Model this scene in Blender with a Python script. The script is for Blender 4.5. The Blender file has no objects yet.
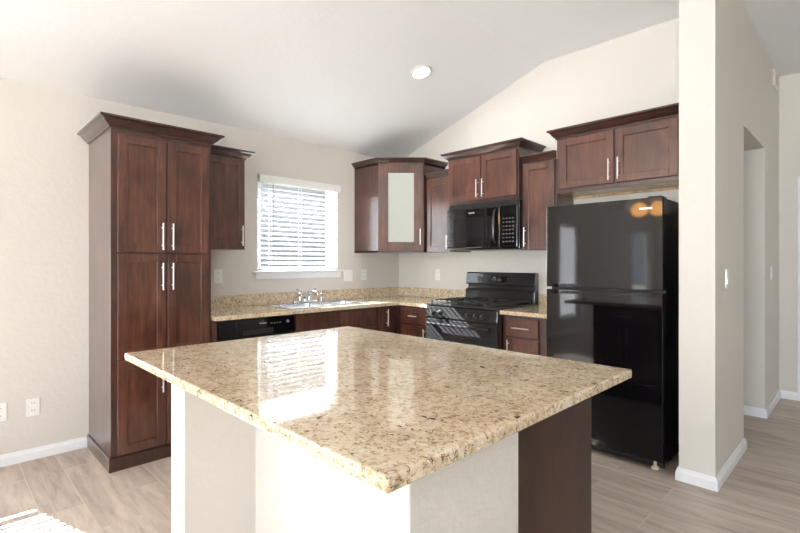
import bpy, bmesh, math, random
from mathutils import Vector, Matrix
R = math.radians
S = bpy.context.scene
COL = S.collection

# ------------------------------------------------------------------ camera
cam_d = bpy.data.cameras.new('camera'); cam = bpy.data.objects.new('camera', cam_d); COL.objects.link(cam)
cam_d.sensor_width = 36.0; cam_d.lens = 36.0 * 467.97 / 800.0
cam_d.shift_y = -(266.5 - 263.04) / 800.0
cam_d.clip_start = 0.05
cam.location = (-3.843, -3.8921, 1.2916)
cam.rotation_euler = (R(90), 0, 0.7889 - R(90))
S.camera = cam

# ------------------------------------------------------------------ exposure, sky, sun, fill light
S.view_settings.view_transform = 'Standard'; S.view_settings.look = 'None'
S.view_settings.gamma = 1.0; S.view_settings.use_curve_mapping = False
S.view_settings.exposure = 0.31
w = bpy.data.worlds.new('sky'); S.world = w; w.use_nodes = True
w.node_tree.nodes['Background'].inputs[0].default_value = (0.80, 0.90, 1.0, 1)
w.node_tree.nodes['Background'].inputs[1].default_value = 4.2
sd = bpy.data.lights.new('sun', 'SUN'); sd.energy = 95.0; sd.angle = R(0.5); sd.color = (0.94, 0.97, 1.0)
sun = bpy.data.objects.new('sun', sd); COL.objects.link(sun)
sun.rotation_euler = Vector((0.29, -0.957, -0.75)).to_track_quat('-Z', 'Y').to_euler()

def area(name, loc, dirv, sx, sy, power, col=(1, 1, 1)):
    l = bpy.data.lights.new(name, 'AREA'); l.shape = 'RECTANGLE'; l.size = sx; l.size_y = sy
    l.energy = power; l.color = col
    o = bpy.data.objects.new(name, l); COL.objects.link(o); o.location = loc
    o.rotation_euler = Vector(dirv).to_track_quat('-Z', 'Z').to_euler()
    return o
# added area lamp outside the unseen west window, tilted up as ceiling fill
area('ceiling_fill_west', (-10.75, -4.75, 1.3), (1, 0, 2.6), 3.5, 2.2, 600, (0.86, 0.93, 1.0))

# ------------------------------------------------------------------ materials
MATS = {}
def nodes(name):
    m = bpy.data.materials.new(name); m.use_nodes = True; MATS[name] = m
    nt = m.node_tree; b = nt.nodes['Principled BSDF']
    return m, nt, b
def N(nt, t, **kw):
    n = nt.nodes.new(t)
    for k, v in kw.items(): setattr(n, k, v)
    return n
def srgb(r, g, b):
    f = lambda c: (c/255/12.92) if c/255 <= 0.04045 else ((c/255+0.055)/1.055)**2.4
    return (f(r), f(g), f(b), 1)
def coords(nt, scale, kind='Object'):
    tc = N(nt, 'ShaderNodeTexCoord'); mp = N(nt, 'ShaderNodeMapping')
    mp.inputs['Scale'].default_value = scale
    nt.links.new(tc.outputs[kind], mp.inputs[0]); return mp.outputs[0]
def ramp(nt, fac, stops):
    r = N(nt, 'ShaderNodeValToRGB'); e = r.color_ramp.elements
    while len(e) < len(stops): e.new(0.5)
    for i, (p, c) in enumerate(stops): e[i].position = p; e[i].color = c
    nt.links.new(fac, r.inputs[0]); return r.outputs[0]
def noise(nt, vec, scale, detail=4, rough=0.5, dist=0.0):
    n = N(nt, 'ShaderNodeTexNoise'); n.inputs['Scale'].default_value = scale
    n.inputs['Detail'].default_value = detail; n.inputs['Roughness'].default_value = rough
    n.inputs['Distortion'].default_value = dist
    nt.links.new(vec, n.inputs['Vector']); return n.outputs[0]
def bump(nt, b, h, strength, dist=0.01):
    bp = N(nt, 'ShaderNodeBump'); bp.inputs['Strength'].default_value = strength; bp.inputs['Distance'].default_value = dist
    nt.links.new(h, bp.inputs['Height']); nt.links.new(bp.outputs[0], b.inputs['Normal'])
def mixc(nt, a, b_, fac, mode='MIX'):
    m = N(nt, 'ShaderNodeMix', data_type='RGBA', blend_type=mode)
    for sock, v in ((m.inputs[0], fac), (m.inputs[6], a), (m.inputs[7], b_)):
        if hasattr(v, 'links') or isinstance(v, bpy.types.NodeSocket): nt.links.new(v, sock)
        else: sock.default_value = v
    return m.outputs[2]
def plain(name, col, rough=0.5, metal=0.0, spec=0.5, coat=0.0, grain=0.02, gscale=30):
    m, nt, b = nodes(name)
    v = coords(nt, (1, 1, 1)); n = noise(nt, v, gscale, 3)
    c2 = tuple(max(0, c*(1-grain)) for c in col[:3]) + (1,)
    nt.links.new(ramp(nt, n, [(0.35, c2), (0.65, col)]), b.inputs['Base Color'])
    b.inputs['Roughness'].default_value = rough; b.inputs['Metallic'].default_value = metal
    b.inputs['Specular IOR Level'].default_value = spec; b.inputs['Coat Weight'].default_value = coat
    b.inputs['Coat Roughness'].default_value = 0.05
    return m

def wall_mat(name, col, bs):
    m, nt, b = nodes(name); v = coords(nt, (1, 1, 1))
    n = noise(nt, v, 28, 4, 0.55)
    h = ramp(nt, n, [(0.42, (0, 0, 0, 1)), (0.58, (1, 1, 1, 1))])
    c2 = tuple(c*0.975 for c in col[:3]) + (1,)
    nt.links.new(mixc(nt, c2, col, n), b.inputs['Base Color'])
    b.inputs['Roughness'].default_value = 0.62; b.inputs['Specular IOR Level'].default_value = 0.35
    bump(nt, b, h, bs, 0.004); return m
PAINT = wall_mat('beige_paint', srgb(219, 214, 207), 0.14)
ISLP = wall_mat('island_paint', srgb(222, 217, 210), 0.14)
CEIL = wall_mat('ceiling_paint', srgb(245, 246, 248), 0.10)
TRIM = plain('white_trim', srgb(238, 240, 243), 0.35)
WHITE = plain('white_plastic', srgb(240, 240, 238), 0.35)
OUTG = plain('outdoor_ground', srgb(190, 180, 165), 0.9)

def wood_mat(name, c_dark, c_mid, c_light, rough=0.33):
    m, nt, b = nodes(name)
    oi = N(nt, 'ShaderNodeObjectInfo'); tc = N(nt, 'ShaderNodeTexCoord')
    add = N(nt, 'ShaderNodeVectorMath', operation='ADD'); mul = N(nt, 'ShaderNodeVectorMath', operation='SCALE')
    cmb = N(nt, 'ShaderNodeCombineXYZ')
    for i in range(3): nt.links.new(oi.outputs['Random'], cmb.inputs[i])
    nt.links.new(cmb.outputs[0], mul.inputs[0]); mul.inputs['Scale'].default_value = 17.0
    nt.links.new(tc.outputs['Object'], add.inputs[0]); nt.links.new(mul.outputs[0], add.inputs[1])
    mp = N(nt, 'ShaderNodeMapping'); mp.inputs['Scale'].default_value = (1, 1, 0.09)
    nt.links.new(add.outputs[0], mp.inputs[0])
    g = noise(nt, mp.outputs[0], 42, 5, 0.6, 0.6)
    mp2 = N(nt, 'ShaderNodeMapping'); mp2.inputs['Scale'].default_value = (1, 1, 0.55)
    nt.links.new(add.outputs[0], mp2.inputs[0])
    big = noise(nt, mp2.outputs[0], 5.5, 3, 0.55, 0.8)
    c1 = ramp(nt, g, [(0.25, c_dark), (0.55, c_mid), (0.85, c_light)])
    c2 = ramp(nt, big, [(0.3, (0.58, 0.55, 0.54, 1)), (0.7, (1.38, 1.34, 1.3, 1))])
    nt.links.new(mixc(nt, c1, c2, 1.0, 'MULTIPLY'), b.inputs['Base Color'])
    b.inputs['Roughness'].default_value = rough; b.inputs['Coat Weight'].default_value = 0.9
    b.inputs['Coat Roughness'].default_value = 0.12
    bump(nt, b, g, 0.04, 0.002); return m
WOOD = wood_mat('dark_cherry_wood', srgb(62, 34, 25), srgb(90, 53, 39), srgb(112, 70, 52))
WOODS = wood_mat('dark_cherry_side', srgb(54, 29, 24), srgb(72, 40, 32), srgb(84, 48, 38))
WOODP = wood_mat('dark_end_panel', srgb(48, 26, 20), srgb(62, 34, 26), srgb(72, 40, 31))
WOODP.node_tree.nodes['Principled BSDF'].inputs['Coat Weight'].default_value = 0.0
CROWN = wood_mat('dark_crown_wood', srgb(46, 25, 21), srgb(60, 33, 27), srgb(74, 42, 34), 0.3)
RAW = wood_mat('unfinished_maple', srgb(176, 138, 92), srgb(204, 168, 120), srgb(220, 188, 142), 0.6)

def granite():
    m, nt, b = nodes('beige_granite'); v = coords(nt, (1, 1, 1))
    v2 = coords(nt, (1, 0.62, 1))
    base = ramp(nt, noise(nt, v, 16, 6, 0.65, 0.6), [(0.28, srgb(156, 124, 88)), (0.42, srgb(192, 163, 124)), (0.56, srgb(216, 194, 160)), (0.72, srgb(232, 220, 200))])
    med = ramp(nt, noise(nt, v, 62, 4, 0.65, 0.4), [(0.36, srgb(150, 116, 80)), (0.50, srgb(240, 226, 202))])
    c = mixc(nt, base, med, 0.5)
    sp = noise(nt, v2, 58, 3, 0.6, 1.2)
    spm = ramp(nt, sp, [(0.33, (1, 1, 1, 1)), (0.385, (0, 0, 0, 1))])
    c = mixc(nt, c, srgb(86, 62, 48), spm)
    sp2 = ramp(nt, noise(nt, v2, 135, 2, 0.5, 0.5), [(0.30, (1, 1, 1, 1)), (0.37, (0, 0, 0, 1))])
    c = mixc(nt, c, srgb(120, 92, 68), sp2)
    sp3 = ramp(nt, noise(nt, v, 80, 2, 0.5, 0.2), [(0.66, (0, 0, 0, 1)), (0.72, (1, 1, 1, 1))])
    c = mixc(nt, c, srgb(240, 236, 226), sp3)
    nt.links.new(c, b.inputs['Base Color'])
    b.inputs['Roughness'].default_value = 0.05; b.inputs['IOR'].default_value = 1.6
    b.inputs['Coat Weight'].default_value = 0.3; b.inputs['Coat Roughness'].default_value = 0.02
    return m
GRAN = granite()

def floor_mat():
    m, nt, b = nodes('wood_look_tile')
    tc = N(nt, 'ShaderNodeTexCoord')
    # plank rows run along y
    sep = N(nt, 'ShaderNodeSeparateXYZ'); cmb = N(nt, 'ShaderNodeCombineXYZ')
    nt.links.new(tc.outputs['Object'], sep.inputs[0])
    nt.links.new(sep.outputs['Y'], cmb.inputs[0])
    ax = N(nt, 'ShaderNodeMath', operation='ADD'); ax.inputs[1].default_value = 3.274 + 0.187*40
    nt.links.new(sep.outputs['X'], ax.inputs[0]); nt.links.new(ax.outputs[0], cmb.inputs[1])
    br = N(nt, 'ShaderNodeTexBrick'); br.offset = 0.36; br.offset_frequency = 2
    br.inputs['Scale'].default_value = 1.0; br.inputs['Brick Width'].default_value = 0.92
    br.inputs['Row Height'].default_value = 0.187; br.inputs['Mortar Size'].default_value = 0.0028
    br.inputs['Mortar Smooth'].default_value = 0.3; br.inputs['Bias'].default_value = 0.0
    br.inputs['Color1'].default_value = (0, 0, 0, 1); br.inputs['Color2'].default_value = (1, 1, 1, 1)
    br.inputs['Mortar'].default_value = (0.5, 0.5, 0.5, 1)
    nt.links.new(cmb.outputs[0], br.inputs['Vector'])
    # grain shifted per plank
    sc = N(nt, 'ShaderNodeVectorMath', operation='MULTIPLY_ADD')
    nt.links.new(br.outputs['Color'], sc.inputs[0]); sc.inputs[1].default_value = (5, 9, 3)
    nt.links.new(tc.outputs['Object'], sc.inputs[2])
    mp3 = N(nt, 'ShaderNodeMapping'); mp3.inputs['Scale'].default_value = (1, 0.12, 1)
    nt.links.new(sc.outputs[0], mp3.inputs[0])
    g = noise(nt, mp3.outputs[0], 26, 6, 0.62, 0.5)
    g2 = noise(nt, mp3.outputs[0], 6, 4, 0.6, 1.0)
    c1 = ramp(nt, g, [(0.3, srgb(170, 156, 144)), (0.5, srgb(195, 181, 169)), (0.72, srgb(210, 198, 187))])
    c2 = ramp(nt, g2, [(0.3, (0.80, 0.79, 0.78, 1)), (0.68, (1.1, 1.1, 1.1, 1))])
    c = mixc(nt, c1, c2, 1.0, 'MULTIPLY')
    tint = ramp(nt, br.outputs['Color'], [(0.0, (0.9, 0.89, 0.88, 1)), (1.0, (1.06, 1.06, 1.06, 1))])
    c = mixc(nt, c, tint, 1.0, 'MULTIPLY')
    c = mixc(nt, c, srgb(204, 193, 180), br.outputs['Fac'])
    nt.links.new(c, b.inputs['Base Color'])
    b.inputs['Roughness'].default_value = 0.42; b.inputs['Specular IOR Level'].default_value = 0.45
    bump(nt, b, g, 0.06, 0.002); return m
FLOOR = floor_mat()

BLACK = plain('black_enamel', (0.004, 0.004, 0.005, 1), 0.045, coat=0.0, grain=0.1)
BLACK.node_tree.nodes['Principled BSDF'].inputs['IOR'].default_value = 1.42
RBLACK = plain('range_enamel', (0.030, 0.030, 0.031, 1), 0.10, coat=0.4, grain=0.1)
BLACKM = plain('black_matte', (0.012, 0.012, 0.012, 1), 0.5, grain=0.1)
IRON = plain('cast_iron', (0.02, 0.02, 0.02, 1), 0.45, grain=0.3)
DGLASS = plain('dark_oven_glass', (0.015, 0.015, 0.016, 1), 0.04, coat=0.6, grain=0.05)
GREYB = plain('grey_print', srgb(150, 150, 150), 0.4)
STEEL = plain('brushed_nickel', (0.78, 0.76, 0.73, 1), 0.28, 1.0)
CHROME = plain('chrome', (0.85, 0.86, 0.88, 1), 0.08, 1.0)
SINKM = plain('sink_steel', (0.72, 0.73, 0.75, 1), 0.25, 1.0)
GREYK = plain('dark_grey_plastic', (0.03, 0.03, 0.03, 1), 0.35)

def slat_mat():
    m, nt, b = nodes('white_blind_slat')
    v = coords(nt, (1, 1, 1)); n = noise(nt, v, 12, 2)
    nt.links.new(ramp(nt, n, [(0.3, srgb(240, 241, 243)), (0.7, srgb(246, 247, 248))]), b.inputs['Base Color'])
    b.inputs['Roughness'].default_value = 0.4
    tr = N(nt, 'ShaderNodeBsdfTranslucent'); tr.inputs[0].default_value = (0.9, 0.92, 0.94, 1)
    mx = N(nt, 'ShaderNodeMixShader'); mx.inputs[0].default_value = 0.2
    nt.links.new(b.outputs[0], mx.inputs[1]); nt.links.new(tr.outputs[0], mx.inputs[2])
    nt.links.new(mx.outputs[0], nt.nodes['Material Output'].inputs[0]); return m
SLAT = slat_mat()
def glass_mat():
    m, nt, b = nodes('window_glass')
    v = coords(nt, (1, 1, 1)); n = noise(nt, v, 2, 1)
    tr = N(nt, 'ShaderNodeBsdfTransparent')
    nt.links.new(ramp(nt, n, [(0.3, (0.95, 0.97, 0.96, 1)), (0.7, (0.97, 0.98, 0.98, 1))]), tr.inputs[0])
    gl = N(nt, 'ShaderNodeBsdfGlossy'); gl.inputs['Roughness'].default_value = 0.02
    lw = N(nt, 'ShaderNodeLayerWeight'); lw.inputs['Blend'].default_value = 0.5
    pw_ = N(nt, 'ShaderNodeMath', operation='POWER'); pw_.inputs[1].default_value = 4.0; nt.links.new(lw.outputs['Facing'], pw_.inputs[0])
    ml = N(nt, 'ShaderNodeMath', operation='MULTIPLY_ADD'); ml.inputs[1].default_value = 0.7; ml.inputs[2].default_value = 0.04; nt.links.new(pw_.outputs[0], ml.inputs[0])
    mx = N(nt, 'ShaderNodeMixShader'); nt.links.new(ml.outputs[0], mx.inputs[0])
    nt.links.new(tr.outputs[0], mx.inputs[1]); nt.links.new(gl.outputs[0], mx.inputs[2])
    nt.links.new(mx.outputs[0], nt.nodes['Material Output'].inputs[0]); return m
GLASS = glass_mat()
def frosted():
    m, nt, b = nodes('frosted_glass')
    v = coords(nt, (1, 1, 1)); n = noise(nt, v, 90, 3)
    nt.links.new(ramp(nt, n, [(0.3, srgb(186, 190, 184)), (0.7, srgb(200, 203, 197))]), b.inputs['Base Color'])
    b.inputs['Roughness'].default_value = 0.22
    b.inputs['Coat Weight'].default_value = 0.4
    tr = N(nt, 'ShaderNodeBsdfTransparent'); tr.inputs[0].default_value = (0.9, 0.92, 0.9, 1)
    mx = N(nt, 'ShaderNodeMixShader'); mx.inputs[0].default_value = 0.18
    nt.links.new(b.outputs[0], mx.inputs[1]); nt.links.new(tr.outputs[0], mx.inputs[2])
    nt.links.new(mx.outputs[0], nt.nodes['Material Output'].inputs[0]); return m
FROST = frosted()
def emit(name, col, s):
    m, nt, b = nodes(name); v = coords(nt, (1, 1, 1)); n = noise(nt, v, 5, 1)
    c2 = tuple(c*0.97 for c in col[:3]) + (1,)
    c = ramp(nt, n, [(0.3, c2), (0.7, col)])
    nt.links.new(c, b.inputs['Base Color']); nt.links.new(c, b.inputs['Emission Color'])
    b.inputs['Emission Strength'].default_value = s; return m
LAMP = emit('lit_lens', (1, 0.97, 0.92, 1), 14)
AMBER = emit('lit_amber_glass', (1.0, 0.50, 0.16, 1), 17)

# ------------------------------------------------------------------ mesh helpers
class MB:
    def __init__(self): self.bm = bmesh.new()
    def box(self, x0, x1, y0, y1, z0, z1, M=None):
        vs = [Vector((x, y, z)) for x in (x0, x1) for y in (y0, y1) for z in (z0, z1)]
        if M: vs = [M @ v for v in vs]
        v = [self.bm.verts.new(p) for p in vs]
        for f in ((0, 1, 3, 2), (4, 6, 7, 5), (0, 4, 5, 1), (2, 3, 7, 6), (0, 2, 6, 4), (1, 5, 7, 3)):
            self.bm.faces.new([v[i] for i in f])
        return self
    def prism(self, poly, a, b, axis='z'):      # polygon extruded along an axis
        def P(p, t):
            return {'z': (p[0], p[1], t), 'x': (t, p[0], p[1]), 'y': (p[0], t, p[1])}[axis]
        A = [self.bm.verts.new(P(p, a)) for p in poly]; B = [self.bm.verts.new(P(p, b)) for p in poly]
        n = len(poly)
        self.bm.faces.new(A); self.bm.faces.new(list(reversed(B)))
        for i in range(n): self.bm.faces.new((A[i], B[i], B[(i+1) % n], A[(i+1) % n]))
        return self
    def tube(self, pts, r, n=12, caps=True):
        pts = [Vector(p) for p in pts]; rings = []
        rr = r if isinstance(r, (list, tuple)) else [r]*len(pts)
        up = None
        for i, p in enumerate(pts):
            d = (pts[min(i+1, len(pts)-1)] - pts[max(i-1, 0)]).normalized()
            if up is None:
                up = Vector((0, 0, 1)) if abs(d.z) < 0.9 else Vector((1, 0, 0))
            s = d.cross(up).normalized(); u = s.cross(d).normalized(); up = u
            rings.append([self.bm.verts.new(p + (s*math.cos(2*math.pi*k/n) + u*math.sin(2*math.pi*k/n))*rr[i]) for k in range(n)])
        for a, b in zip(rings, rings[1:]):
            for k in range(n): self.bm.faces.new((a[k], a[(k+1) % n], b[(k+1) % n], b[k]))
        if caps: self.bm.faces.new(rings[0]); self.bm.faces.new(list(reversed(rings[-1])))
        return self
    def lathe(self, prof, c=(0, 0, 0), n=24, M=None):      # prof: (radius, z) along local z
        rings = []
        for r, z in prof:
            ring = []
            for k in range(n):
                v = Vector((r*math.cos(2*math.pi*k/n), r*math.sin(2*math.pi*k/n), z))
                if M: v = M @ v
                ring.append(self.bm.verts.new(v + Vector(c)))
            rings.append(ring)
        for a, b in zip(rings, rings[1:]):
            for k in range(n): self.bm.faces.new((a[k], a[(k+1) % n], b[(k+1) % n], b[k]))
        self.bm.faces.new(rings[0]); self.bm.faces.new(list(reversed(rings[-1])))
        return self
    def sweep(self, path, prof, closed=False):
        # path: (x, y) points; prof: (out, z) ; outward = right-hand side of travel
        n = len(path); P = [Vector((p[0], p[1])) for p in path]; offs = []
        for i in range(n):
            ds = []
            if i > 0 : ds.append((P[i]-P[i-1]).normalized())
            if i < n-1: ds.append((P[i+1]-P[i]).normalized())
            ns = [Vector((d.y, -d.x)) for d in ds]
            if len(ns) == 2:
                m = (ns[0]+ns[1]).normalized(); m = m / max(0.2, m.dot(ns[0]))
            else: m = ns[0]
            offs.append(m)
        rings = [[self.bm.verts.new((P[i].x+offs[i].x*o, P[i].y+offs[i].y*o, z)) for o, z in prof] for i in range(n)]
        k = len(prof)
        for a, b in zip(rings, rings[1:]):
            for j in range(k): self.bm.faces.new((a[j], a[(j+1) % k], b[(j+1) % k], b[j]))
        self.bm.faces.new(rings[0]); self.bm.faces.new(list(reversed(rings[-1])))
        return self
    def build(self, name, mat, parent=None, bevel=0.0, smooth=False, seg=2):
        bmesh.ops.recalc_face_normals(self.bm, faces=self.bm.faces[:])
        me = bpy.data.meshes.new(name); self.bm.to_mesh(me); self.bm.free()
        o = bpy.data.objects.new(name, me); COL.objects.link(o); me.materials.append(mat)
        if parent: o.parent = parent
        if bevel:
            b = o.modifiers.new('bevel', 'BEVEL'); b.width = bevel; b.segments = seg; b.limit_method = 'ANGLE'; b.angle_limit = R(40)
            b.harden_normals = False
        if smooth:
            for p in me.polygons: p.use_smooth = True
            me.set_sharp_from_angle(angle=R(38)) if hasattr(me, 'set_sharp_from_angle') else None
        return o

def tag(o, label, cat, group=None):
    o['label'] = label; o['category'] = cat
    if group: o['group'] = group
    return o
def thing(name, label, cat, loc=(0, 0, 0), rot=0, group=None):
    o = bpy.data.objects.new(name, None); COL.objects.link(o); o.location = loc; o.rotation_euler = (0, 0, R(rot))
    o.empty_display_size = 0.1
    return tag(o, label, cat, group)
def struct(o): o['kind'] = 'structure'; return o

# ------------------------------------------------------------------ room shell
ZC, ZR, YR = 2.468, 3.08, -1.84       # ceiling at window wall, flat height, fold line
XW, XE, YS = -10.5, 1.91, -9.5
SW0, SW1, SWX = -3.084, -3.267, -0.697   # partition wall faces and its end
OPX0, OPX1, OPZ = 0.147, 1.066, 2.25

struct(MB().box(XW-.15, XE+.15, YS-.15, .15, -.1, 0).build('floor', FLOOR))
cb = MB().prism([(.15, ZC-.05), (YR, ZR), (YS-.15, ZR), (YS-.15, ZR+.1), (YR-.02, ZR+.1), (.15, ZC+.05)], XW-.15, XE+.15, 'x')
struct(cb.build('ceiling', CEIL))

def wall_holes(axis, at0, at1, a0, a1, z0, z1, holes):
    """wall slab between at0..at1 on one axis, spanning a0..a1 on the other, with rectangular holes"""
    m = MB()
    def bx(u0, u1, w0, w1):
        if u1-u0 < 1e-4 or w1-w0 < 1e-4: return
        if axis == 'y': m.box(u0, u1, at0, at1, w0, w1)
        else: m.box(at0, at1, u0, u1, w0, w1)
    holes = sorted(holes); u = a0
    for (h0, h1, b, t) in holes:
        bx(u, h0, z0, z1); bx(h0, h1, z0, b); bx(h0, h1, t, z1); u = h1
    bx(u, a1, z0, z1)
    return m
W1 = (-1.785, -.893, 1.222, 2.075)      # kitchen window (x0,x1,z0,z1)
W2 = (-4.32, -3.675, .60, 1.70)        # dining window left of the frame
W3 = (-6.22, -5.40, .30, 2.0)
W7 = (-10.25, -8.95, .6, 2.05)
struct(wall_holes('y', 0, .15, XW-.15, XE+.15, 0, 2.6, [W1, W2, W3, W7]).build('wall_north', PAINT))
# range wall with gable
g = MB().prism([(0, 0), (SW0+.001, 0), (SW0+.001, ZR+.02), (YR, ZR+.02), (0, ZC+.02)], 0, .12, 'x')
struct(g.build('wall_east', PAINT))
pw = MB()
pw.box(SWX, OPX0, SW1, SW0, 0, ZR+.02); pw.box(OPX0, OPX1, SW1, SW0, OPZ, ZR+.02); pw.box(OPX1, XE, SW1, SW0, 0, ZR+.02)
struct(pw.build('wall_partition', PAINT))
DY0, DY1, DZ = -3.47, -4.30, 2.04       # hall door
struct(wall_holes('x', XE, XE+.15, YS, .15, 0, ZR+.05, [(DY1, DY0, 0, DZ)]).build('wall_hall_end', PAINT))
WW = [(-6.5, -3.0, .2, 2.4), (-.95, -.35, .65, 2.0)]
struct(wall_holes('x', XW-.15, XW, YS, .15, 0, ZR+.05, WW).build('wall_west', PAINT))
struct(wall_holes('y', YS-.15, YS, XW-.15, XE+.15, 0, ZR+.05, [(-7.8, -5.9, .2, 2.4)]).build('wall_south', PAINT))
struct(MB().box(.12, XE, -1.6, -1.5, 0, 3.0).build('wall_hall_back', PAINT))
struct(MB().box(-30, 20, -30, 20, -.35, -.15).build('ground_1', OUTG))
struct(MB().box(-3.2, 16, 5.5, 5.7, -.15, 3.6).build('wall_backdrop', plain('backdrop_grey', srgb(66, 68, 70), 0.9)))  # dark backdrop wall, added so the gaps between the blind slats look grey
bpy.data.objects['ground_1']['label'] = 'pale ground outside the windows'

# baseboards
BP = [(0, 0), (.016, 0), (.016, .050), (.011, .060), (.008, .074), (0, .074)]
def baseboard(name, path): struct(MB().sweep(path, BP).build(name, TRIM))
baseboard('baseboard_north', [(XW, 0), (-3.08, 0)])
baseboard('baseboard_partition', [(SWX+.05, SW0), (SWX, SW0), (SWX, SW1), (OPX0, SW1), (OPX0, SW0)])
baseboard('baseboard_hall', [(OPX1, SW0), (OPX1, SW1), (XE, SW1), (XE, DY0+.06)])
baseboard('baseboard_east', [(XE, DY1-.06), (XE, YS), (XW, YS)])
# door at the hall end
dr = struct(MB().box(XE+.02, XE+.06, DY1+.005, DY0-.005, .005, DZ-.005).build('door_1', TRIM, bevel=.002))
p = MB()
for z0, z1 in ((.22, .95), (1.1, 1.88)):
    for y0, y1 in ((DY1+.12, DY1+.38), (DY1+.46, DY1+.72)): p.box(XE+.012, XE+.022, y0, y1, z0, z1)
p.build('door_panel', TRIM, dr, bevel=.006)
k = MB().lathe([(.012, 0), (.012, .03), (.026, .04), (.028, .055), (.018, .068)], M=Matrix.Rotation(R(-90), 4, 'Y'), c=(XE+.02, DY0-.07, .95)); k.build('door_knob', STEEL, dr, smooth=True)
t = MB(); t.box(XE-.018, XE+.02, DY0, DY0+.065, 0, DZ+.065); t.box(XE-.018, XE+.02, DY1-.065, DY1, 0, DZ+.065); t.box(XE-.018, XE+.02, DY1, DY0, DZ, DZ+.065)
struct(t.build('trim_1', TRIM, bevel=.004))

# windows: frames, glass, blinds
def sheer():
    m, nt, b = nodes('diffuser_pane'); v = coords(nt, (1, 1, 1)); n = noise(nt, v, 140, 3)
    tr = N(nt, 'ShaderNodeBsdfTranslucent')
    nt.links.new(ramp(nt, n, [(0.3, (0.50, 0.50, 0.51, 1)), (0.7, (0.56, 0.56, 0.57, 1))]), tr.inputs[0])
    nt.links.new(tr.outputs[0], nt.nodes['Material Output'].inputs[0]); return m
SHEER = sheer()  # diffusing pane, added so an unseen window shines white in the refrigerator
def window_unit(i, wdw, axis='y', pane=None):
    x0, x1, z0, z1 = wdw
    fr = MB(); f = .058
    def B(m, u0, u1, d0, d1, w0, w1):
        if axis == 'y': m.box(u0, u1, d0, d1, w0, w1)
        elif axis == 'w': m.box(XW-d1, XW-d0, u0, u1, w0, w1)
        else: m.box(u0, u1, YS-d1, YS-d0, w0, w1)
    B(fr, x0, x0+f, .055, .105, z0, z1); B(fr, x1-f, x1, .055, .105, z0, z1)
    B(fr, x0+f, x1-f, .055, .105, z0, z0+f*.6); B(fr, x0+f, x1-f, .055, .105, z1-f*.6, z1)
    if axis != 'y': B(fr, (x0+x1)/2-.03, (x0+x1)/2+.03, .06, .10, z0+f*.6, z1-f*.6)
    o = struct(fr.build('window_%d' % i, TRIM, bevel=.003))
    gm = MB(); B(gm, x0+f*.8, x1-f*.8, .078, .082, z0+f*.5, z1-f*.5)
    gm.build('glass_pane', pane or GLASS, o)
    return o
window_unit(1, W1); window_unit(2, W2); window_unit(3, W3, pane=SHEER); window_unit(7, W7)
window_unit(4, WW[0], 'w'); window_unit(5, WW[1], 'w'); window_unit(6, (-7.8, -5.9, .2, 2.4), 's')  # the big west and south windows are unseen, added to let daylight in
def stool(name, x0, x1, z):
    m = MB(); m.prism([(.054, z+.001), (.054, z-.018), (-.035, z-.018), (-.045, z-.009), (-.035, z)], x0, x1, 'x')
    m.prism([(0, z-.018), (-.018, z-.018), (-.012, z-.075), (0, z-.075)], x0+.025, x1-.025, 'x')
    struct(m.build(name, TRIM, bevel=.002))
stool('trim_2', -1.835, -.83, W1[2]); stool('trim_3', -4.38, -3.625, W2[2])

def blind(label, x0, x1, z0, z1, gap, tilt=20):
    t = thing('window_blind', label, 'blind', ((x0+x1)/2, 0, z1)); W = (x1-x0)/2
    H = z1-z0
    MB().prism([(-.052, .012), (-.052, -.045), (-.046, -.062), (-.038, -.062), (-.038, .005), (.0, .005), (.0, .012)], -W-.010, W+.014, 'x').build('valance', WHITE, t, bevel=.003)
    MB().box(-W+.004, W-.004, -.034, .03, -.05, -.005).build('head_rail', WHITE, t)
    pitch = .0455; n = int((H-gap-.03-.05)/pitch); s = MB()
    zt = -.06
    for k in range(n):
        zc = -(H-gap-.034) + k*pitch + .028
        if zc > -.055: break
        c, sn = math.cos(R(tilt)), math.sin(R(tilt)); pr = []
        for q in range(5):
            a = -1+q*.5; crown_ = .0025*(1-a*a)
            pr.append((a*.025*c - crown_*sn*0, zc + a*.025*sn + crown_ + .0012))
        poly = pr + [(y, z-.0026) for y, z in reversed(pr)]
        s.prism(poly, -W+.006, W-.006, 'x')
    so = s.build('slats', SLAT, t)
    MB().box(-W+.006, W-.006, -.025, .025, -(H-gap)+.001, -(H-gap)+.018).build('bottom_rail', WHITE, t, bevel=.004)
    cd = MB()
    for fx in (-.72, 0, .72):
        for yy in (-.024, .024): cd.tube([(W*fx, yy, -.04), (W*fx, yy, -(H-gap)+.01)], .0009, 5)
    cd.build('ladder_cords', WHITE, t)
    MB().tube([(-W+.135, -.038, -.045), (-W+.135, -.04, -.36), (-W+.135, -.042, -H+.10)], .0042, 8).build('tilt_wand', GREYW, t, smooth=True)
    return t
GREYW = plain('wand_grey', srgb(120, 124, 130), 0.4)
blind('white horizontal slat blind over the kitchen sink window', W1[0]+.004, W1[1]-.004, W1[2]+.002, W1[3], .004)
blind('white horizontal slat blind in the dining window beyond the left picture edge', W2[0]+.004, W2[1]-.004, W2[2]+.002, W2[3], .06)

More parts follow.
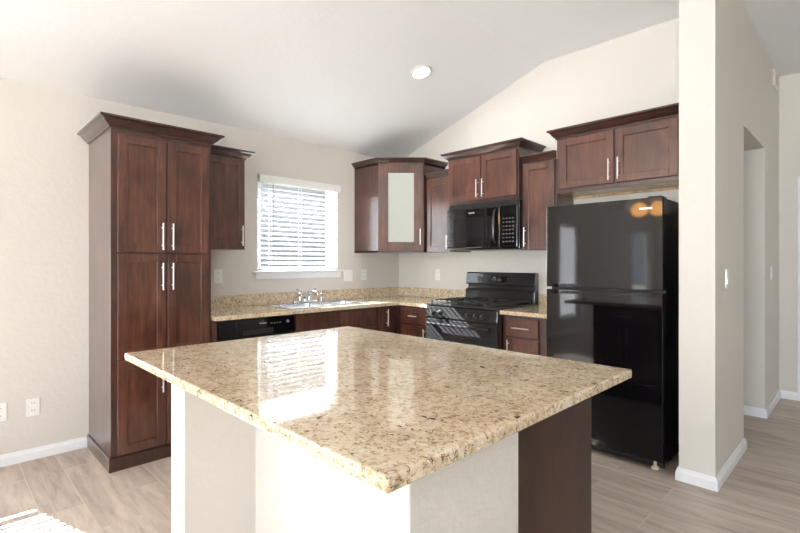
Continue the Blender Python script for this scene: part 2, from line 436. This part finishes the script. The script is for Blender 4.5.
# ------------------------------------------------------------------ cabinetry
def pull(parent, p0, p1, out=(0, -1, 0), name='handle'):
    p0 = Vector(p0); p1 = Vector(p1); o = Vector(out)*.028; d = (p1-p0)
    m = MB().tube([p0+o, p1+o], .0052, 12)
    for f in (.17, .83): m.tube([p0+d*f, p0+d*f+o], .0042, 8)
    return m.build(name, STEEL, parent, smooth=True)
def shaker(parent, x0, x1, z0, z1, y, name='door', handle=None, fw=.055, mat=None, glass=False, th=.02, hz=None):
    """door slab with a recessed panel; its back lies on plane y, its face looks to -y"""
    m = MB(); f = y-th
    m.box(x0, x0+fw, f, y, z0, z1); m.box(x1-fw, x1, f, y, z0, z1)
    m.box(x0+fw, x1-fw, f, y, z0, z0+fw); m.box(x0+fw, x1-fw, f, y, z1-fw, z1)
    if not glass:
        m.box(x0+fw-.001, x1-fw+.001, f+.009, y-.003, z0+fw-.001, z1-fw+.001)
    o = m.build(name, mat or WOOD, parent, bevel=.0025)
    if glass:
        MB().box(x0+fw-.004, x1-fw+.004, f+.008, f+.012, z0+fw-.004, z1-fw+.004).build('glass_pane', FROST, o)
    if handle:
        s, lo = handle; hx = x0+.026 if s == 'l' else x1-.026
        if lo == 'low': a, b = z0+.02, z0+.19
        else: a, b = z1-.06-.17, z1-.06
        if hz: a, b = hz
        pull(o, (hx, f, a), (hx, f, b))
    return o
def drawer(parent, x0, x1, z0, z1, y, hl=.13):
    m = MB(); f = y-.02; m.box(x0, x1, f, y, z0, z1)
    o = m.build('drawer', WOOD, parent, bevel=.004)
    if hl:
        c = (x0+x1)/2; pull(o, (c-hl/2, f, (z0+z1)/2), (c+hl/2, f, (z0+z1)/2))
    return o
CP = [(0, 0), (.010, 0), (.010, .010), (.018, .014), (.030, .026), (.044, .044), (.060, .052), (.060, .064), (0, .064)]
def crown(parent, path, z, s=1.0, h=1.0):
    prof = [(o*s, z+q*h) for o, q in CP]
    return MB().sweep(path, prof).build('crown_moulding', CROWN, parent, bevel=.001)

# pantry: x -3.075..-2.452, depth .585
pn = thing('pantry_cabinet', 'tall dark cherry pantry cabinet left of the counter, with three tiers of doors', 'cabinet', (-3.075, 0, 0))
PWd, PD, PH = .623, .585, 2.13
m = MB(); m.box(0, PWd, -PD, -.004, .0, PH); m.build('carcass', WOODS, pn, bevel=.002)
m = MB().sweep([(0, -.004), (0, -PD), (PWd, -PD)], [(0, 0), (.012, 0), (.012, .075), (.008, .085), (0, .085)])
m.build('base_trim', CROWN, pn)
for (z0, z1, hp, hz) in ((1.362, 2.098, 'low', (1.378, 1.553)), (.692, 1.350, 'top', (1.115, 1.292)), (.095, .678, 'top', None)):
    shaker(pn, .035, .316, z0, z1, -PD, handle=('r', hp), hz=hz)
    shaker(pn, .327, .600, z0, z1, -PD, handle=('l', hp), hz=hz)
crown(pn, [(0, -.004), (0, -PD), (PWd, -PD), (PWd, -.004)], PH-.001, 1.15, 1.05)

# upper beside pantry
u = thing('wall_cabinet', 'small dark cherry wall cabinet between the tall pantry and the window', 'cabinet', (-2.449, 0, 1.40))
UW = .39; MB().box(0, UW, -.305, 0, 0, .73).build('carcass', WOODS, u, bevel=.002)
shaker(u, .006, UW-.012, .004, .722, -.305, handle=('r', 'low'), hz=(.03, .19))
crown(u, [(0.012, -.305), (UW, -.305), (UW, 0)], .729, 1.0, 1.0)

# diagonal corner cabinet
A, Bd, A2, B2 = .665, .38, .705, .34
dc = thing('corner_cabinet', 'dark cherry diagonal corner wall cabinet with a frosted glass door', 'cabinet', (0, 0, 1.40))
poly = [(0, 0), (-A, 0), (-A, -Bd), (-B2, -A2), (0, -A2)]
CH = .905
m = MB(); T = .018
m.box(-A, -A+T, -Bd, -.002, 0, CH); m.box(-B2, -.002, -A2, -A2+T, 0, CH)
m.prism(poly, 0, T); m.prism(poly, CH-T, CH)
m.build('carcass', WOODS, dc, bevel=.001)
m = MB(); m.box(-A+T, -.004, -.010, -.002, T, CH-T); m.box(-.012, -.004, -A2+T, -.01, T, CH-T); m.build('back_panel', RAW, dc)
m = MB().prism([(-.012, -.012), (-A+T, -.012), (-A+T, -Bd-.0), (-B2, -A2+T), (-.012, -A2+T)], .44, .458); m.build('shelf', RAW, dc)
# door on the diagonal: sub frame
fl = math.hypot(A-B2, A2-Bd)
M = Matrix.Translation((-A, -Bd, 0)) @ Matrix.Rotation(R(-45), 4, 'Z')
fr = MB()
for b_ in ((0, .028, 0, .018, T, CH-T), (fl-.028, fl, 0, .018, T, CH-T), (.028, fl-.028, 0, .018, T, .045), (.028, fl-.028, 0, .018, CH-.045, CH-T)): fr.box(*b_, M)
fr.build('face_frame', WOOD, dc)
gd = shaker(dc, .012, fl-.012, .015, CH-.015, 0, glass=True, fw=.088, handle=('r', 'low'), hz=(.075, .235))
gd.matrix_local = M
crown(dc, [(-A, 0), (-A, -Bd), (-B2, -A2), (0, -A2)], CH-.001, .72, .72)

# range side wall cabinets, local x runs towards the camera's right
def east(name, label, cat, y, z): return thing(name, label, cat, (0, y, z), -90)
n1 = east('wall_cabinet', 'narrow dark cherry wall cabinet between the corner cabinet and the microwave', 'cabinet', -.71, 1.40)
MB().box(0, .333, -.305, 0, 0, .73).build('carcass', WOODS, n1, bevel=.002)
shaker(n1, .02, .325, .004, .722, -.305, handle=('r', 'low'), hz=(.03, .16))
crown(n1, [(.012, -.305), (.333, -.305)], .729)
n2 = east('wall_cabinet', 'dark cherry two-door cabinet directly above the microwave', 'cabinet', -1.047, 1.838)
MB().box(0, .753, -.355, 0, 0, .425).build('carcass', WOODS, n2, bevel=.002)
shaker(n2, .008, .372, .03, .417, -.355, handle=('r', 'low'), hz=(.045, .205))
shaker(n2, .381, .738, .03, .417, -.355, handle=('l', 'low'), hz=(.045, .205))
crown(n2, [(0, 0), (0, -.355), (.753, -.355), (.753, 0)], .424, 1.0, 1.05)
n3 = east('wall_cabinet', 'dark cherry wall cabinet between the microwave and the refrigerator cabinet', 'cabinet', -1.803, 1.40)
MB().box(0, .310, -.305, 0, 0, .73).build('carcass', WOODS, n3, bevel=.002)
shaker(n3, .016, .296, .004, .722, -.305, handle=('l', 'low'), hz=(.03, .19))
crown(n3, [(.0, -.305), (.310, -.305)], .729, .7)
n4 = east('wall_cabinet', 'wide dark cherry two-door cabinet above the black refrigerator', 'cabinet', -2.116, 1.842)
MB().box(0, .964, -.305, 0, .012, .438).build('carcass', WOODS, n4, bevel=.002)
MB().box(.002, .962, -.300, -.004, .004, .0115).build('bottom_panel', RAW, n4)
MB().box(.004, .960, -.030, -.004, -.012, .0035).build('cleat', RAW, n4)
MB().box(.0, .964, -.316, -.3055, .002, .034).build('bottom_rail', CROWN, n4, bevel=.002)
shaker(n4, .03, .446, .038, .424, -.305, handle=('r', 'low'), hz=(.058, .215))
shaker(n4, .460, .866, .038, .424, -.305, handle=('l', 'low'), hz=(.058, .215))
crown(n4, [(0, 0), (0, -.305), (.964, -.305)], .437, 1.0, 1.12)

# base cabinets
def base(name, label, loc, rot, W, fronts):
    t = thing(name, label, 'cabinet', loc, rot)
    m = MB(); T_ = .018     # open-topped box so a bowl can hang inside
    m.box(0, T_, -.582, -.004, .10, .882); m.box(W-T_, W, -.582, -.004, .10, .882); m.box(T_, W-T_, -.582, -.004, .10, .118); m.box(T_, W-T_, -.014, -.004, .118, .882)
    m.build('carcass', WOODS, t)
    m = MB(); m.box(0, .035, -.60, -.582, .10, .882); m.box(W-.035, W, -.60, -.582, .10, .882); m.box(.035, W-.035, -.60, -.582, .70, .86) if W < .6 else None; m.box(.035, W-.035, -.60, -.582, .125, .70) if W < .6 else None; m.box(.035, W-.035, -.60, -.582, .86, .882); m.box(.035, W-.035, -.60, -.582, .10, .125); m.box(.035, W-.035, -.60, -.582, .70, .72) if W >= .6 else None
    m.build('face_frame', WOODS, t)
    MB().box(.0, W, -.53, -.515, 0, .10).build('toe_kick', WOODS, t)
    for f in fronts:
        if f[0] == 'drawer': drawer(t, f[1], f[2], f[3], f[4], -.60, f[5])
        else: shaker(t, f[1], f[2], f[3], f[4], -.60, handle=f[5], hz=f[6] if len(f) > 6 else None)
    return t
MB().box(-2.451, -2.412, -.60, -.002, 0, .883).build('filler_panel', WOODS, None, bevel=.001)
tag(bpy.data.objects['filler_panel'], 'slim dark wood filler strip between the pantry and the dishwasher', 'panel')
base('sink_base_cabinet', 'dark cherry base cabinet under the sink, right of the dishwasher', (-1.776, 0, 0), 0, .884,
     [('drawer', .01, .436, .72, .865, 0), ('drawer', .446, .874, .72, .865, 0), ('door', .01, .436, .12, .705, ('r', 'top')), ('door', .446, .874, .12, .705, ('l', 'top'))])
base('corner_base_cabinet', 'narrow dark cherry base cabinet with one tall door in the counter corner', (-.89, 0, 0), 0, .288,
     [('door', .01, .138, .12, .865, ('r', 'top'), (.69, .85))])
base('drawer_base_cabinet', 'dark cherry drawer base cabinet on the left of the range', (0, -.603, 0), -90, .425,
     [('drawer', .06, .40, .715, .862, .10), ('door', .06, .40, .12, .70, ('r', 'top'), (.53, .68))])
base('drawer_base_cabinet', 'dark cherry drawer base cabinet between the range and the refrigerator', (0, -1.806, 0), -90, .40,
     [('drawer', .038, .318, .715, .855, .15), ('door', .038, .318, .12, .70, ('l', 'top'), (.53, .685))])

# dishwasher
dw = thing('dishwasher', 'black dishwasher under the counter beside the pantry', 'dishwasher', (-2.408, 0, 0))
MB().box(0, .628, -.58, -.02, .10, .875).build('tub', BLACKM, dw)
MB().box(.004, .624, -.612, -.58, .12, .735).build('door', BLACK, dw, bevel=.004)
cpn = MB().prism([(-.58, .74), (-.616, .742), (-.62, .75), (-.608, .872), (-.58, .875)], .004, .624, 'x').build('control_panel', BLACK, dw, bevel=.003)
MB().box(.18, .43, -.622, -.614, .756, .79).build('handle_recess', BLACKM, dw, bevel=.003)
mk = MB(); mk.box(.315, .375, -.6135, -.610, .828, .836); mk.build('badge', GREYB, cpn)
mk = MB()
for i, x in enumerate((.41, .435, .46, .485)): mk.box(x, x+.012, -.6145, -.611, .823, .829)
mk.build('button_marks', GREYB, cpn)
MB().lathe([(.012, 0), (.011, .006), (.009, .008)], c=(.56, -.611, .83), M=Matrix.Rotation(R(90), 4, 'X'), n=16).build('knob', GREYB, cpn, smooth=True)
MB().box(.02, .59, -.56, -.55, .0, .115).build('kick_plate', BLACKM, dw)

# countertops
CT, TH = .914, .031
SX0, SX1, SY0, SY1 = -1.768, -.952, -.545, -.085
m = MB()
m.box(-2.449, SX0, -.648, -.001, CT-TH, CT); m.box(SX0, SX1, -.648, SY0, CT-TH, CT); m.box(SX0, SX1, SY1, -.001, CT-TH, CT)
m.box(SX1, -.001, -.648, -.001, CT-TH, CT); m.box(-.648, -.001, -1.028, -.648, CT-TH, CT)
ct = m.build('countertop', GRAN, None)
tag(ct, 'L-shaped beige granite countertop running under the window into the corner', 'countertop')
m = MB(); m.box(-2.449, -.001, -.021, -.001, CT+.0005, 1.016); m.box(-.021, -.001, -1.028, -.021, CT+.0005, 1.016)
m.build('backsplash', GRAN, ct, bevel=.0015)
ct2 = MB().box(-.648, -.001, -2.214, -1.802, CT-TH, CT).build('countertop', GRAN, None, bevel=.004)
tag(ct2, 'short beige granite countertop between the range and the refrigerator', 'countertop')
MB().box(-.021, -.001, -2.214, -1.802, CT+.0005, 1.016).build('backsplash', GRAN, ct2, bevel=.0015)

# sink
sk = thing('kitchen_sink', 'stainless double-bowl sink set in the granite below the window', 'sink', (-1.36, -.315, CT))
def bowl(x0, x1, y0, y1, dep):
    m = MB(); t = .004
    def rr(x0, x1, y0, y1, r, n=5):
        out = []
        for cx, cy, a in ((x1-r, y1-r, 0), (x0+r, y1-r, 90), (x0+r, y0+r, 180), (x1-r, y0+r, 270)):
            for k in range(n+1): out.append((cx+r*math.cos(R(a+90*k/n)), cy+r*math.sin(R(a+90*k/n))))
        return out
    o = [rr(x0, x1, y0, y1, .06), rr(x0+.012, x1-.012, y0+.012, y1-.012, .055), rr(x0+.05, x1-.05, y0+.05, y1-.05, .04)]
    zs = [0.0, -dep+.03, -dep]; rings = [[m.bm.verts.new((x, y, z)) for x, y in q] for q, z in zip(o, zs)]
    for a, b in zip(rings, rings[1:]):
        for k in range(len(a)): m.bm.faces.new((a[k], a[(k+1) % len(a)], b[(k+1) % len(a)], b[k]))
    m.bm.faces.new(rings[-1]); return m
hw = .40
m = MB()
for b_ in ((-.425, -hw, -.245, .235), (hw, .425, -.245, .235), (-hw, hw, -.245, -.22), (-hw, hw, .125, .235), (-.014, .014, -.22, .125)): m.box(b_[0], b_[1], b_[2], b_[3], .0005, .007)
m.build('rim', SINKM, sk, bevel=.003)
for x0, x1 in ((-.402, -.012), (.012, .402)):
    b_ = bowl(x0, x1, -.222, .127, .18).build('bowl', SINKM, sk, smooth=True); b_.location.z = .004
    MB().lathe([(.045, 0), (.045, .003), (.03, .004), (.028, .001)], c=((x0+x1)/2, -.05, -.1795)).build('drain', CHROME, b_, smooth=True)
fc = thing('faucet', 'chrome two-handle kitchen faucet with side sprayer behind the sink', 'faucet', (-1.375, -.135, CT+.0075))
MB().prism([(-.125, -.022), (.125, -.022), (.135, 0), (.125, .022), (-.125, .022), (-.135, 0)], 0, .022).build('base_plate', CHROME, fc, bevel=.006, smooth=True, seg=3)
MB().tube([(0, 0, .02), (0, 0, .055), (0, -.02, .09), (0, -.07, .11), (0, -.15, .112), (0, -.195, .10), (0, -.205, .08)], [.016, .014, .013, .012, .011, .011, .012], 14).build('spout', CHROME, fc, smooth=True)
for sx in (-.052, .052):
    h = MB().lathe([(.021, .02), (.019, .045), (.016, .06), (.021, .075), (.023, .095), (.017, .108)], c=(sx, 0, 0)).build('handle', CHROME, fc, smooth=True)
    MB().tube([(sx, 0, .10), (sx*1.5, -.012, .122), (sx*2.1, -.02, .13)], [.007, .006, .007], 8).build('lever', CHROME, h, smooth=True)
MB().lathe([(.020, 0), (.018, .02), (.012, .03), (.011, .055), (.015, .065), (.016, .085), (.010, .095)], c=(.19, 0, 0)).build('side_sprayer', CHROME, fc, smooth=True)

# range
rg = east('gas_range', 'black gas range with grates and backguard, below the microwave', 'range', -1.035, 0)
rg['label'] = 'black gas range with grates and backguard, below the microwave'
RW = .762
MB().box(0, RW, -.635, -.012, .08, .905).build('body', RBLACK, rg, bevel=.003)
lg = MB()
MB().prism([(-.012, .905), (-.655, .905), (-.668, .913), (-.668, .925), (-.655, .932), (-.012, .932)], 0, RW, 'x').build('cooktop', RBLACK, rg, bevel=.003)
cp = MB().prism([(-.636, .800), (-.668, .800), (-.674, .812), (-.664, .9045), (-.636, .9045)], .002, RW-.002, 'x').build('control_panel', RBLACK, rg, bevel=.003)
for kx in (.085, .165, .475, .555, .625):
    kn = MB().lathe([(.023, 0), (.022, .008), (.018, .012), (.017, .030), (.014, .033)], c=(kx, -.6685, .852), M=Matrix.Rotation(R(90), 4, 'X'), n=20).build('knob', GREYK, cp, smooth=True)
    MB().box(kx-.002, kx+.002, -.7035, -.7, .853, .869).build('pointer', GREYB, kn)
od = MB().box(.004, RW-.004, -.672, -.637, .215, .795).build('oven_door', RBLACK, rg, bevel=.006)
MB().box(.13, RW-.13, -.6745, -.6715, .33, .62).build('window', DGLASS, od, bevel=.001)
hd = MB().tube([(.05, -.715, .755), (RW-.05, -.715, .755)], .0125, 14)
for x in (.075, RW-.075): hd.box(x-.012, x+.012, -.712, -.671, .745, .765)
hd.build('handle', RBLACK, od, smooth=True)
MB().box(.004, RW-.004, -.668, -.637, .085, .205).build('storage_drawer', RBLACK, rg, bevel=.006)
for x in (.05, RW-.05):
    for y in (-.58, -.07): MB().lathe([(.018, 0), (.018, .08)], c=(x, y, 0), n=12).build('foot', BLACKM, rg)
bg = MB().prism([(-.012, .932), (-.012, 1.195), (-.02, 1.203), (-.052, 1.203), (-.062, 1.195), (-.078, 1.095), (-.072, 1.085), (-.040, 1.078), (-.040, 1.052), (-.075, 1.042), (-.085, 1.03), (-.088, .932)], .002, RW-.002, 'x').build('backguard', RBLACK, rg, bevel=.003)
dp = MB().prism([(-.0655, 1.172), (-.0795, 1.110), (-.072, 1.108), (-.058, 1.172)], .29, .47, 'x').build('display', DGLASS, bg)
mk = MB()
mk.prism([(-.0700, 1.158), (-.0721, 1.146), (-.068, 1.146), (-.066, 1.158)], .315, .345, 'x')
for i in range(4): mk.prism([(-.0745, 1.135), (-.0757, 1.129), (-.072, 1.129), (-.070, 1.135)], .305+.03*i, .322+.03*i, 'x')
mk.build('printed_marks', GREYB, dp)
for gx in (.02, .385):
    gm = MB(); z = .957; x0, x1 = gx, gx+.357; y0, y1 = -.62, -.12
    for yy in (y0, (y0+y1)/2, y1): gm.box(x0, x1, yy-.006, yy+.006, z-.011, z)
    for xx in (x0+.006, x1-.006): gm.box(xx-.006, xx+.006, y0, y1, z-.011, z)
    for cy in (y0+.125, y1-.125):
        cx = (x0+x1)/2
        gm.box(cx-.005, cx+.005, cy-.12, cy-.03, z-.01, z+.004); gm.box(cx-.005, cx+.005, cy+.03, cy+.12, z-.01, z+.004)
        gm.box(x0, cx-.03, cy-.005, cy+.005, z-.01, z+.004); gm.box(cx+.03, x1, cy-.005, cy+.005, z-.01, z+.004)
    for xx in (x0+.006, x1-.006):
        for yy in (y0, y1, (y0+y1)/2): gm.box(xx-.006, xx+.006, yy-.006, yy+.006, .9325, z-.01)
    gm.build('grate', IRON, rg, bevel=.002)
    for cy in (y0+.125, y1-.125):
        bb = MB().lathe([(.05, .9325), (.048, .94), (.034, .942), (.034, .952)], c=(gx+.1785, cy, 0)).build('burner', GREYK, rg, smooth=True)
        MB().lathe([(.038, .9525), (.038, .958), (.032, .962)], c=(gx+.1785, cy, 0)).build('cap', IRON, bb, smooth=True)

# microwave
mw = east('microwave', 'black over-the-range microwave hung below the two-door cabinet', 'microwave', -1.045, 1.415)
MW, MH = .757, .418
BLACK_E = BLACK
BLACK = plain('microwave_gloss', (0.008, 0.008, 0.009, 1), 0.06, coat=0.6, grain=0.1); BLACK.node_tree.nodes['Principled BSDF'].inputs['IOR'].default_value = 1.65
MB().box(0, MW, -.345, -.005, 0, MH).build('body', BLACK, mw, bevel=.003)
dm = MB().box(.0, .585, -.385, -.346, .012, MH-.045).build('door', BLACK, mw, bevel=.008, seg=3)
MB().box(.075, .50, -.3875, -.3845, .085, .285).build('window', DGLASS, dm, bevel=.001)
MB().box(.255, .32, -.3870, -.3845, .325, .337).build('badge', GREYB, dm)
MB().tube([(.553, -.386, .05), (.553, -.418, .07), (.553, -.43, .13), (.553, -.434, .19), (.553, -.43, .26), (.553, -.418, .325), (.553, -.386, .345)], [.010, .011, .010, .010, .010, .011, .010], 12).build('handle', BLACK, dm, smooth=True)
pm = MB().box(.588, MW, -.383, -.346, .012, MH-.045).build('control_panel', BLACK, mw, bevel=.006)
MB().box(.61, .735, -.3845, -.382, .30, .345).build('display', DGLASS, pm)
BTN = plain('button_print', srgb(78, 78, 78), 0.5)
for r_ in range(7):
    for c_ in range(4): MB().box(.614+c_*.031, .632+c_*.031, -.3842, -.382, .055+r_*.033, .067+r_*.033).build('button', BTN, pm)
vg = MB()
vg.box(0, MW, -.36, -.346, MH-.043, MH)
for i in range(4): vg.box(.01, MW-.01, -.372, -.355, MH-.040+i*.010, MH-.036+i*.010)
vg.build('vent_grille', BLACKM, mw)
MB().box(.02, MW-.02, -.33, -.03, -.004, .0).build('bottom_filter', GREYK, mw)

# refrigerator
BLACK = BLACK_E
FR = east('refrigerator', 'tall black top-freezer refrigerator against the wall end', 'refrigerator', -2.224, 0)
FW, FH = .772, 1.70
MB().box(.004, FW-.004, -.61, -.03, .035, FH-.006).build('body', BLACKM if False else BLACK, FR, bevel=.004)
def fdoor(name, z0, z1):
    # gently crowned door front
    pts = []; n = 14; w0 = 0.0; w1 = FW
    for k in range(n+1):
        a = k/n; x = w0+(w1-w0)*a; e = abs(2*a-1)
        pts.append((x, -.684))
    poly = [(w0, -.618)] + [(w0, -.678), (w0+.002, -.682), (w0+.006, -.684), (w1-.006, -.684), (w1-.002, -.682), (w1, -.678)] + [(w1, -.618)]
    poly = [(x, y) for x, y in poly]
    return MB().prism(poly, z0, z1).build(name, BLACK, FR, bevel=.002, seg=2)
fz = fdoor('freezer_door', 1.122, FH)
ff = fdoor('fresh_food_door', .065, 1.104)
MB().box(.01, FW-.01, -.618, -.6105, .07, FH-.01).build('door_gasket', BLACKM, FR)
MB().prism([(.02, -.680), (.06, -.702), (.16, -.704), (.24, -.686), (.24, -.680)], 1.126, 1.146).build('handle', BLACK, fz, bevel=.004, smooth=True)
MB().prism([(.02, -.680), (.06, -.702), (.16, -.704), (.24, -.686), (.24, -.680)], 1.076, 1.096).build('handle', BLACK, ff, bevel=.004, smooth=True)
MB().box(.635, .71, -.6865, -.684, 1.628, 1.640).build('badge', STEEL, fz, bevel=.001)
MB().box(.02, FW-.02, -.60, -.58, .0, .055).build('kick_grille', BLACKM, FR)
MB().box(FW-.10, FW-.02, -.65, -.59, FH-.004, FH+.012).build('hinge_cover', BLACK, FR, bevel=.004)
CREAM = plain('cream_plastic', srgb(226, 214, 190), 0.5)
for x in (.06, FW-.06): MB().lathe([(.022, 0), (.022, .014), (.010, .018), (.010, .06)], c=(x, -.635, 0), n=16).build('foot', CREAM, FR, smooth=True)

# ------------------------------------------------------------------ island
IX0, IX1, IY0, IY1 = -3.279, -2.085, -3.294, -1.681
it = MB().box(IX0, IX1, IY0, IY1, CT-TH, CT).build('island_countertop', GRAN, None, bevel=.006, seg=3)
tag(it, 'large beige granite slab on top of the kitchen island', 'countertop')
m = MB().prism([(-3.18, -3.25), (-2.772, -3.25), (-2.772, -1.936), (-3.18, -1.936), (-3.18, -2.073), (-2.888, -2.073), (-2.888, -3.133), (-3.18, -3.133)], 0, CT-TH-.0005)
iw = m.build('island_half_wall', ISLP, None, bevel=.004)
tag(iw, 'off-white textured half wall carrying the seating side of the island', 'half wall')
for i, (y0, lab) in enumerate(((-3.172, 'dark brown island base cabinet at the end near the camera'), (-2.56, 'dark brown island base cabinet at the end near the sink'))):
    t = thing('island_cabinet', lab, 'cabinet', (-2.770, y0, 0), 90)
    # local x runs to +y, front looks to +x : local depth 0..-.63
    W_ = .608
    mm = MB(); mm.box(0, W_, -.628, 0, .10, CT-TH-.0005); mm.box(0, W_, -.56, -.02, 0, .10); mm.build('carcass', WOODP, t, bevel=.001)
    drawer(t, .01, W_-.01, .715, .862, -.628, .15)
    shaker(t, .01, .30, .12, .70, -.628, handle=('r', 'top'), hz=(.53, .68)); shaker(t, .308, W_-.01, .12, .70, -.628, handle=('l', 'top'), hz=(.53, .68))

# ------------------------------------------------------------------ wall plates
def plate(name, label, cat, loc, rot, kind='outlet', w=.072, h=.117, mat=None):
    t = thing(name, label, cat, loc, rot)
    mt = mat or WHITE
    MB().box(-w/2, w/2, -.006, -.0005, -h/2, h/2).build('plate', mt, t, bevel=.002)
    if kind == 'outlet':
        for s in (-1, 1):
            o = MB().box(-.016, .016, -.008, -.0062, s*.024-.014, s*.024+.014).build('socket', mt, t, bevel=.003)
            q = MB(); q.box(-.008, -.0055, -.0084, -.0081, s*.024-.004, s*.024+.006); q.box(.0055, .008, -.0084, -.0081, s*.024-.004, s*.024+.006)
            q.build('slots', GREYK, o)
    else:
        for cx in ((0,) if w < .1 else (-.023, .023)):
            MB().prism([(-.006, -.032), (-.0105, -.03), (-.0075, .0), (-.0065, .032), (-.006, .032)], cx-.0165, cx+.0165, 'x').build('rocker', mt, t)
    return t
plate('wall_outlet', 'white wall outlet above the baseboard, nearer the pantry', 'outlet', (-3.386, 0, .345), 0)
plate('wall_outlet', 'white wall outlet cut by the left picture edge', 'outlet', (-3.555, 0, .345), 0)
plate('wall_outlet', 'white outlet above the backsplash next to the pantry', 'outlet', (-2.147, 0, 1.18), 0)
plate('light_switch', 'double white switch plate at the right of the window sill', 'switch', (-.752, 0, 1.16), 0, 'switch', .116)
plate('wall_outlet', 'white outlet between the double switch and the corner', 'outlet', (-.535, 0, 1.165), 0)
plate('wall_outlet', 'white outlet on the range wall above the backsplash', 'outlet', (0, -.605, 1.165), -90)
plate('light_switch', 'grey metal switch plate on the partition wall right of the refrigerator', 'switch', (-.416, SW1, 1.195), 0, 'switch', mat=STEEL)
plate('light_switch', 'white switch plate on the hall wall past the opening', 'switch', (1.40, SW1, 1.20), 0, 'switch')
BEIGEP = plain('beige_plastic', srgb(224, 218, 208), 0.4)
ch = thing('door_chime', 'small pale beige box high on the hall wall under the ceiling', 'door chime', (1.56, SW1, 2.955))
MB().box(-.09, .09, -.022, -.0005, -.075, .075).build('housing', BEIGEP, ch, bevel=.008)
g_ = MB()
for i in range(4): g_.box(-.06, .06, -.0235, -.0215, -.045+i*.02, -.038+i*.02)
g_.build('speaker_slots', GREYB, ch)

# ------------------------------------------------------------------ lights
slope = math.atan((ZR-ZC)/(-YR))
cl = thing('recessed_light', 'round lit recessed downlight in the sloped ceiling', 'ceiling light', (-.971, -1.249, 2.8826))
cl.rotation_euler = (-slope, 0, 0)
MB().lathe([(.092, -.0005), (.092, -.006), (.080, -.010), (.070, -.010), (.070, -.003), (.070, -.0005)]).build('trim_ring', WHITE, cl, smooth=True)
ld = bpy.data.lights.new('downlight', 'AREA'); ld.shape = 'DISK'; ld.size = .13; ld.energy = 9.0; ld.color = (1, .98, .95)
lo = bpy.data.objects.new('downlight', ld); COL.objects.link(lo); lo.parent = cl; lo.location = (0, 0, -.014)
MB().lathe([(.0695, -.001), (.0695, -.008), (.05, -.011)]).build('lens', LAMP, cl, smooth=True)
pd = thing('pendant_lamp', 'two-globe amber pendant lamp over the dining area, seen reflected in the refrigerator', 'pendant lamp', (-6.2, -1.20, ZR))
MB().lathe([(.06, -.0005), (.06, -.02), (.02, -.035)]).build('ceiling_canopy', STEEL, pd, smooth=True)
MB().tube([(0, 0, -.03), (0, 0, -.72)], .008, 8).tube([(0, -.17, -.76), (0, 0, -.72), (0, .17, -.76)], .008, 8).build('stem', STEEL, pd, smooth=True)
for s in (-1, 1):
    MB().lathe([(.03, -.74), (.08, -.77), (.12, -.83), (.13, -.89), (.10, -.95), (.04, -.98)], c=(0, s*.15, 0)).build('lamp_shade', AMBER, pd, smooth=True)
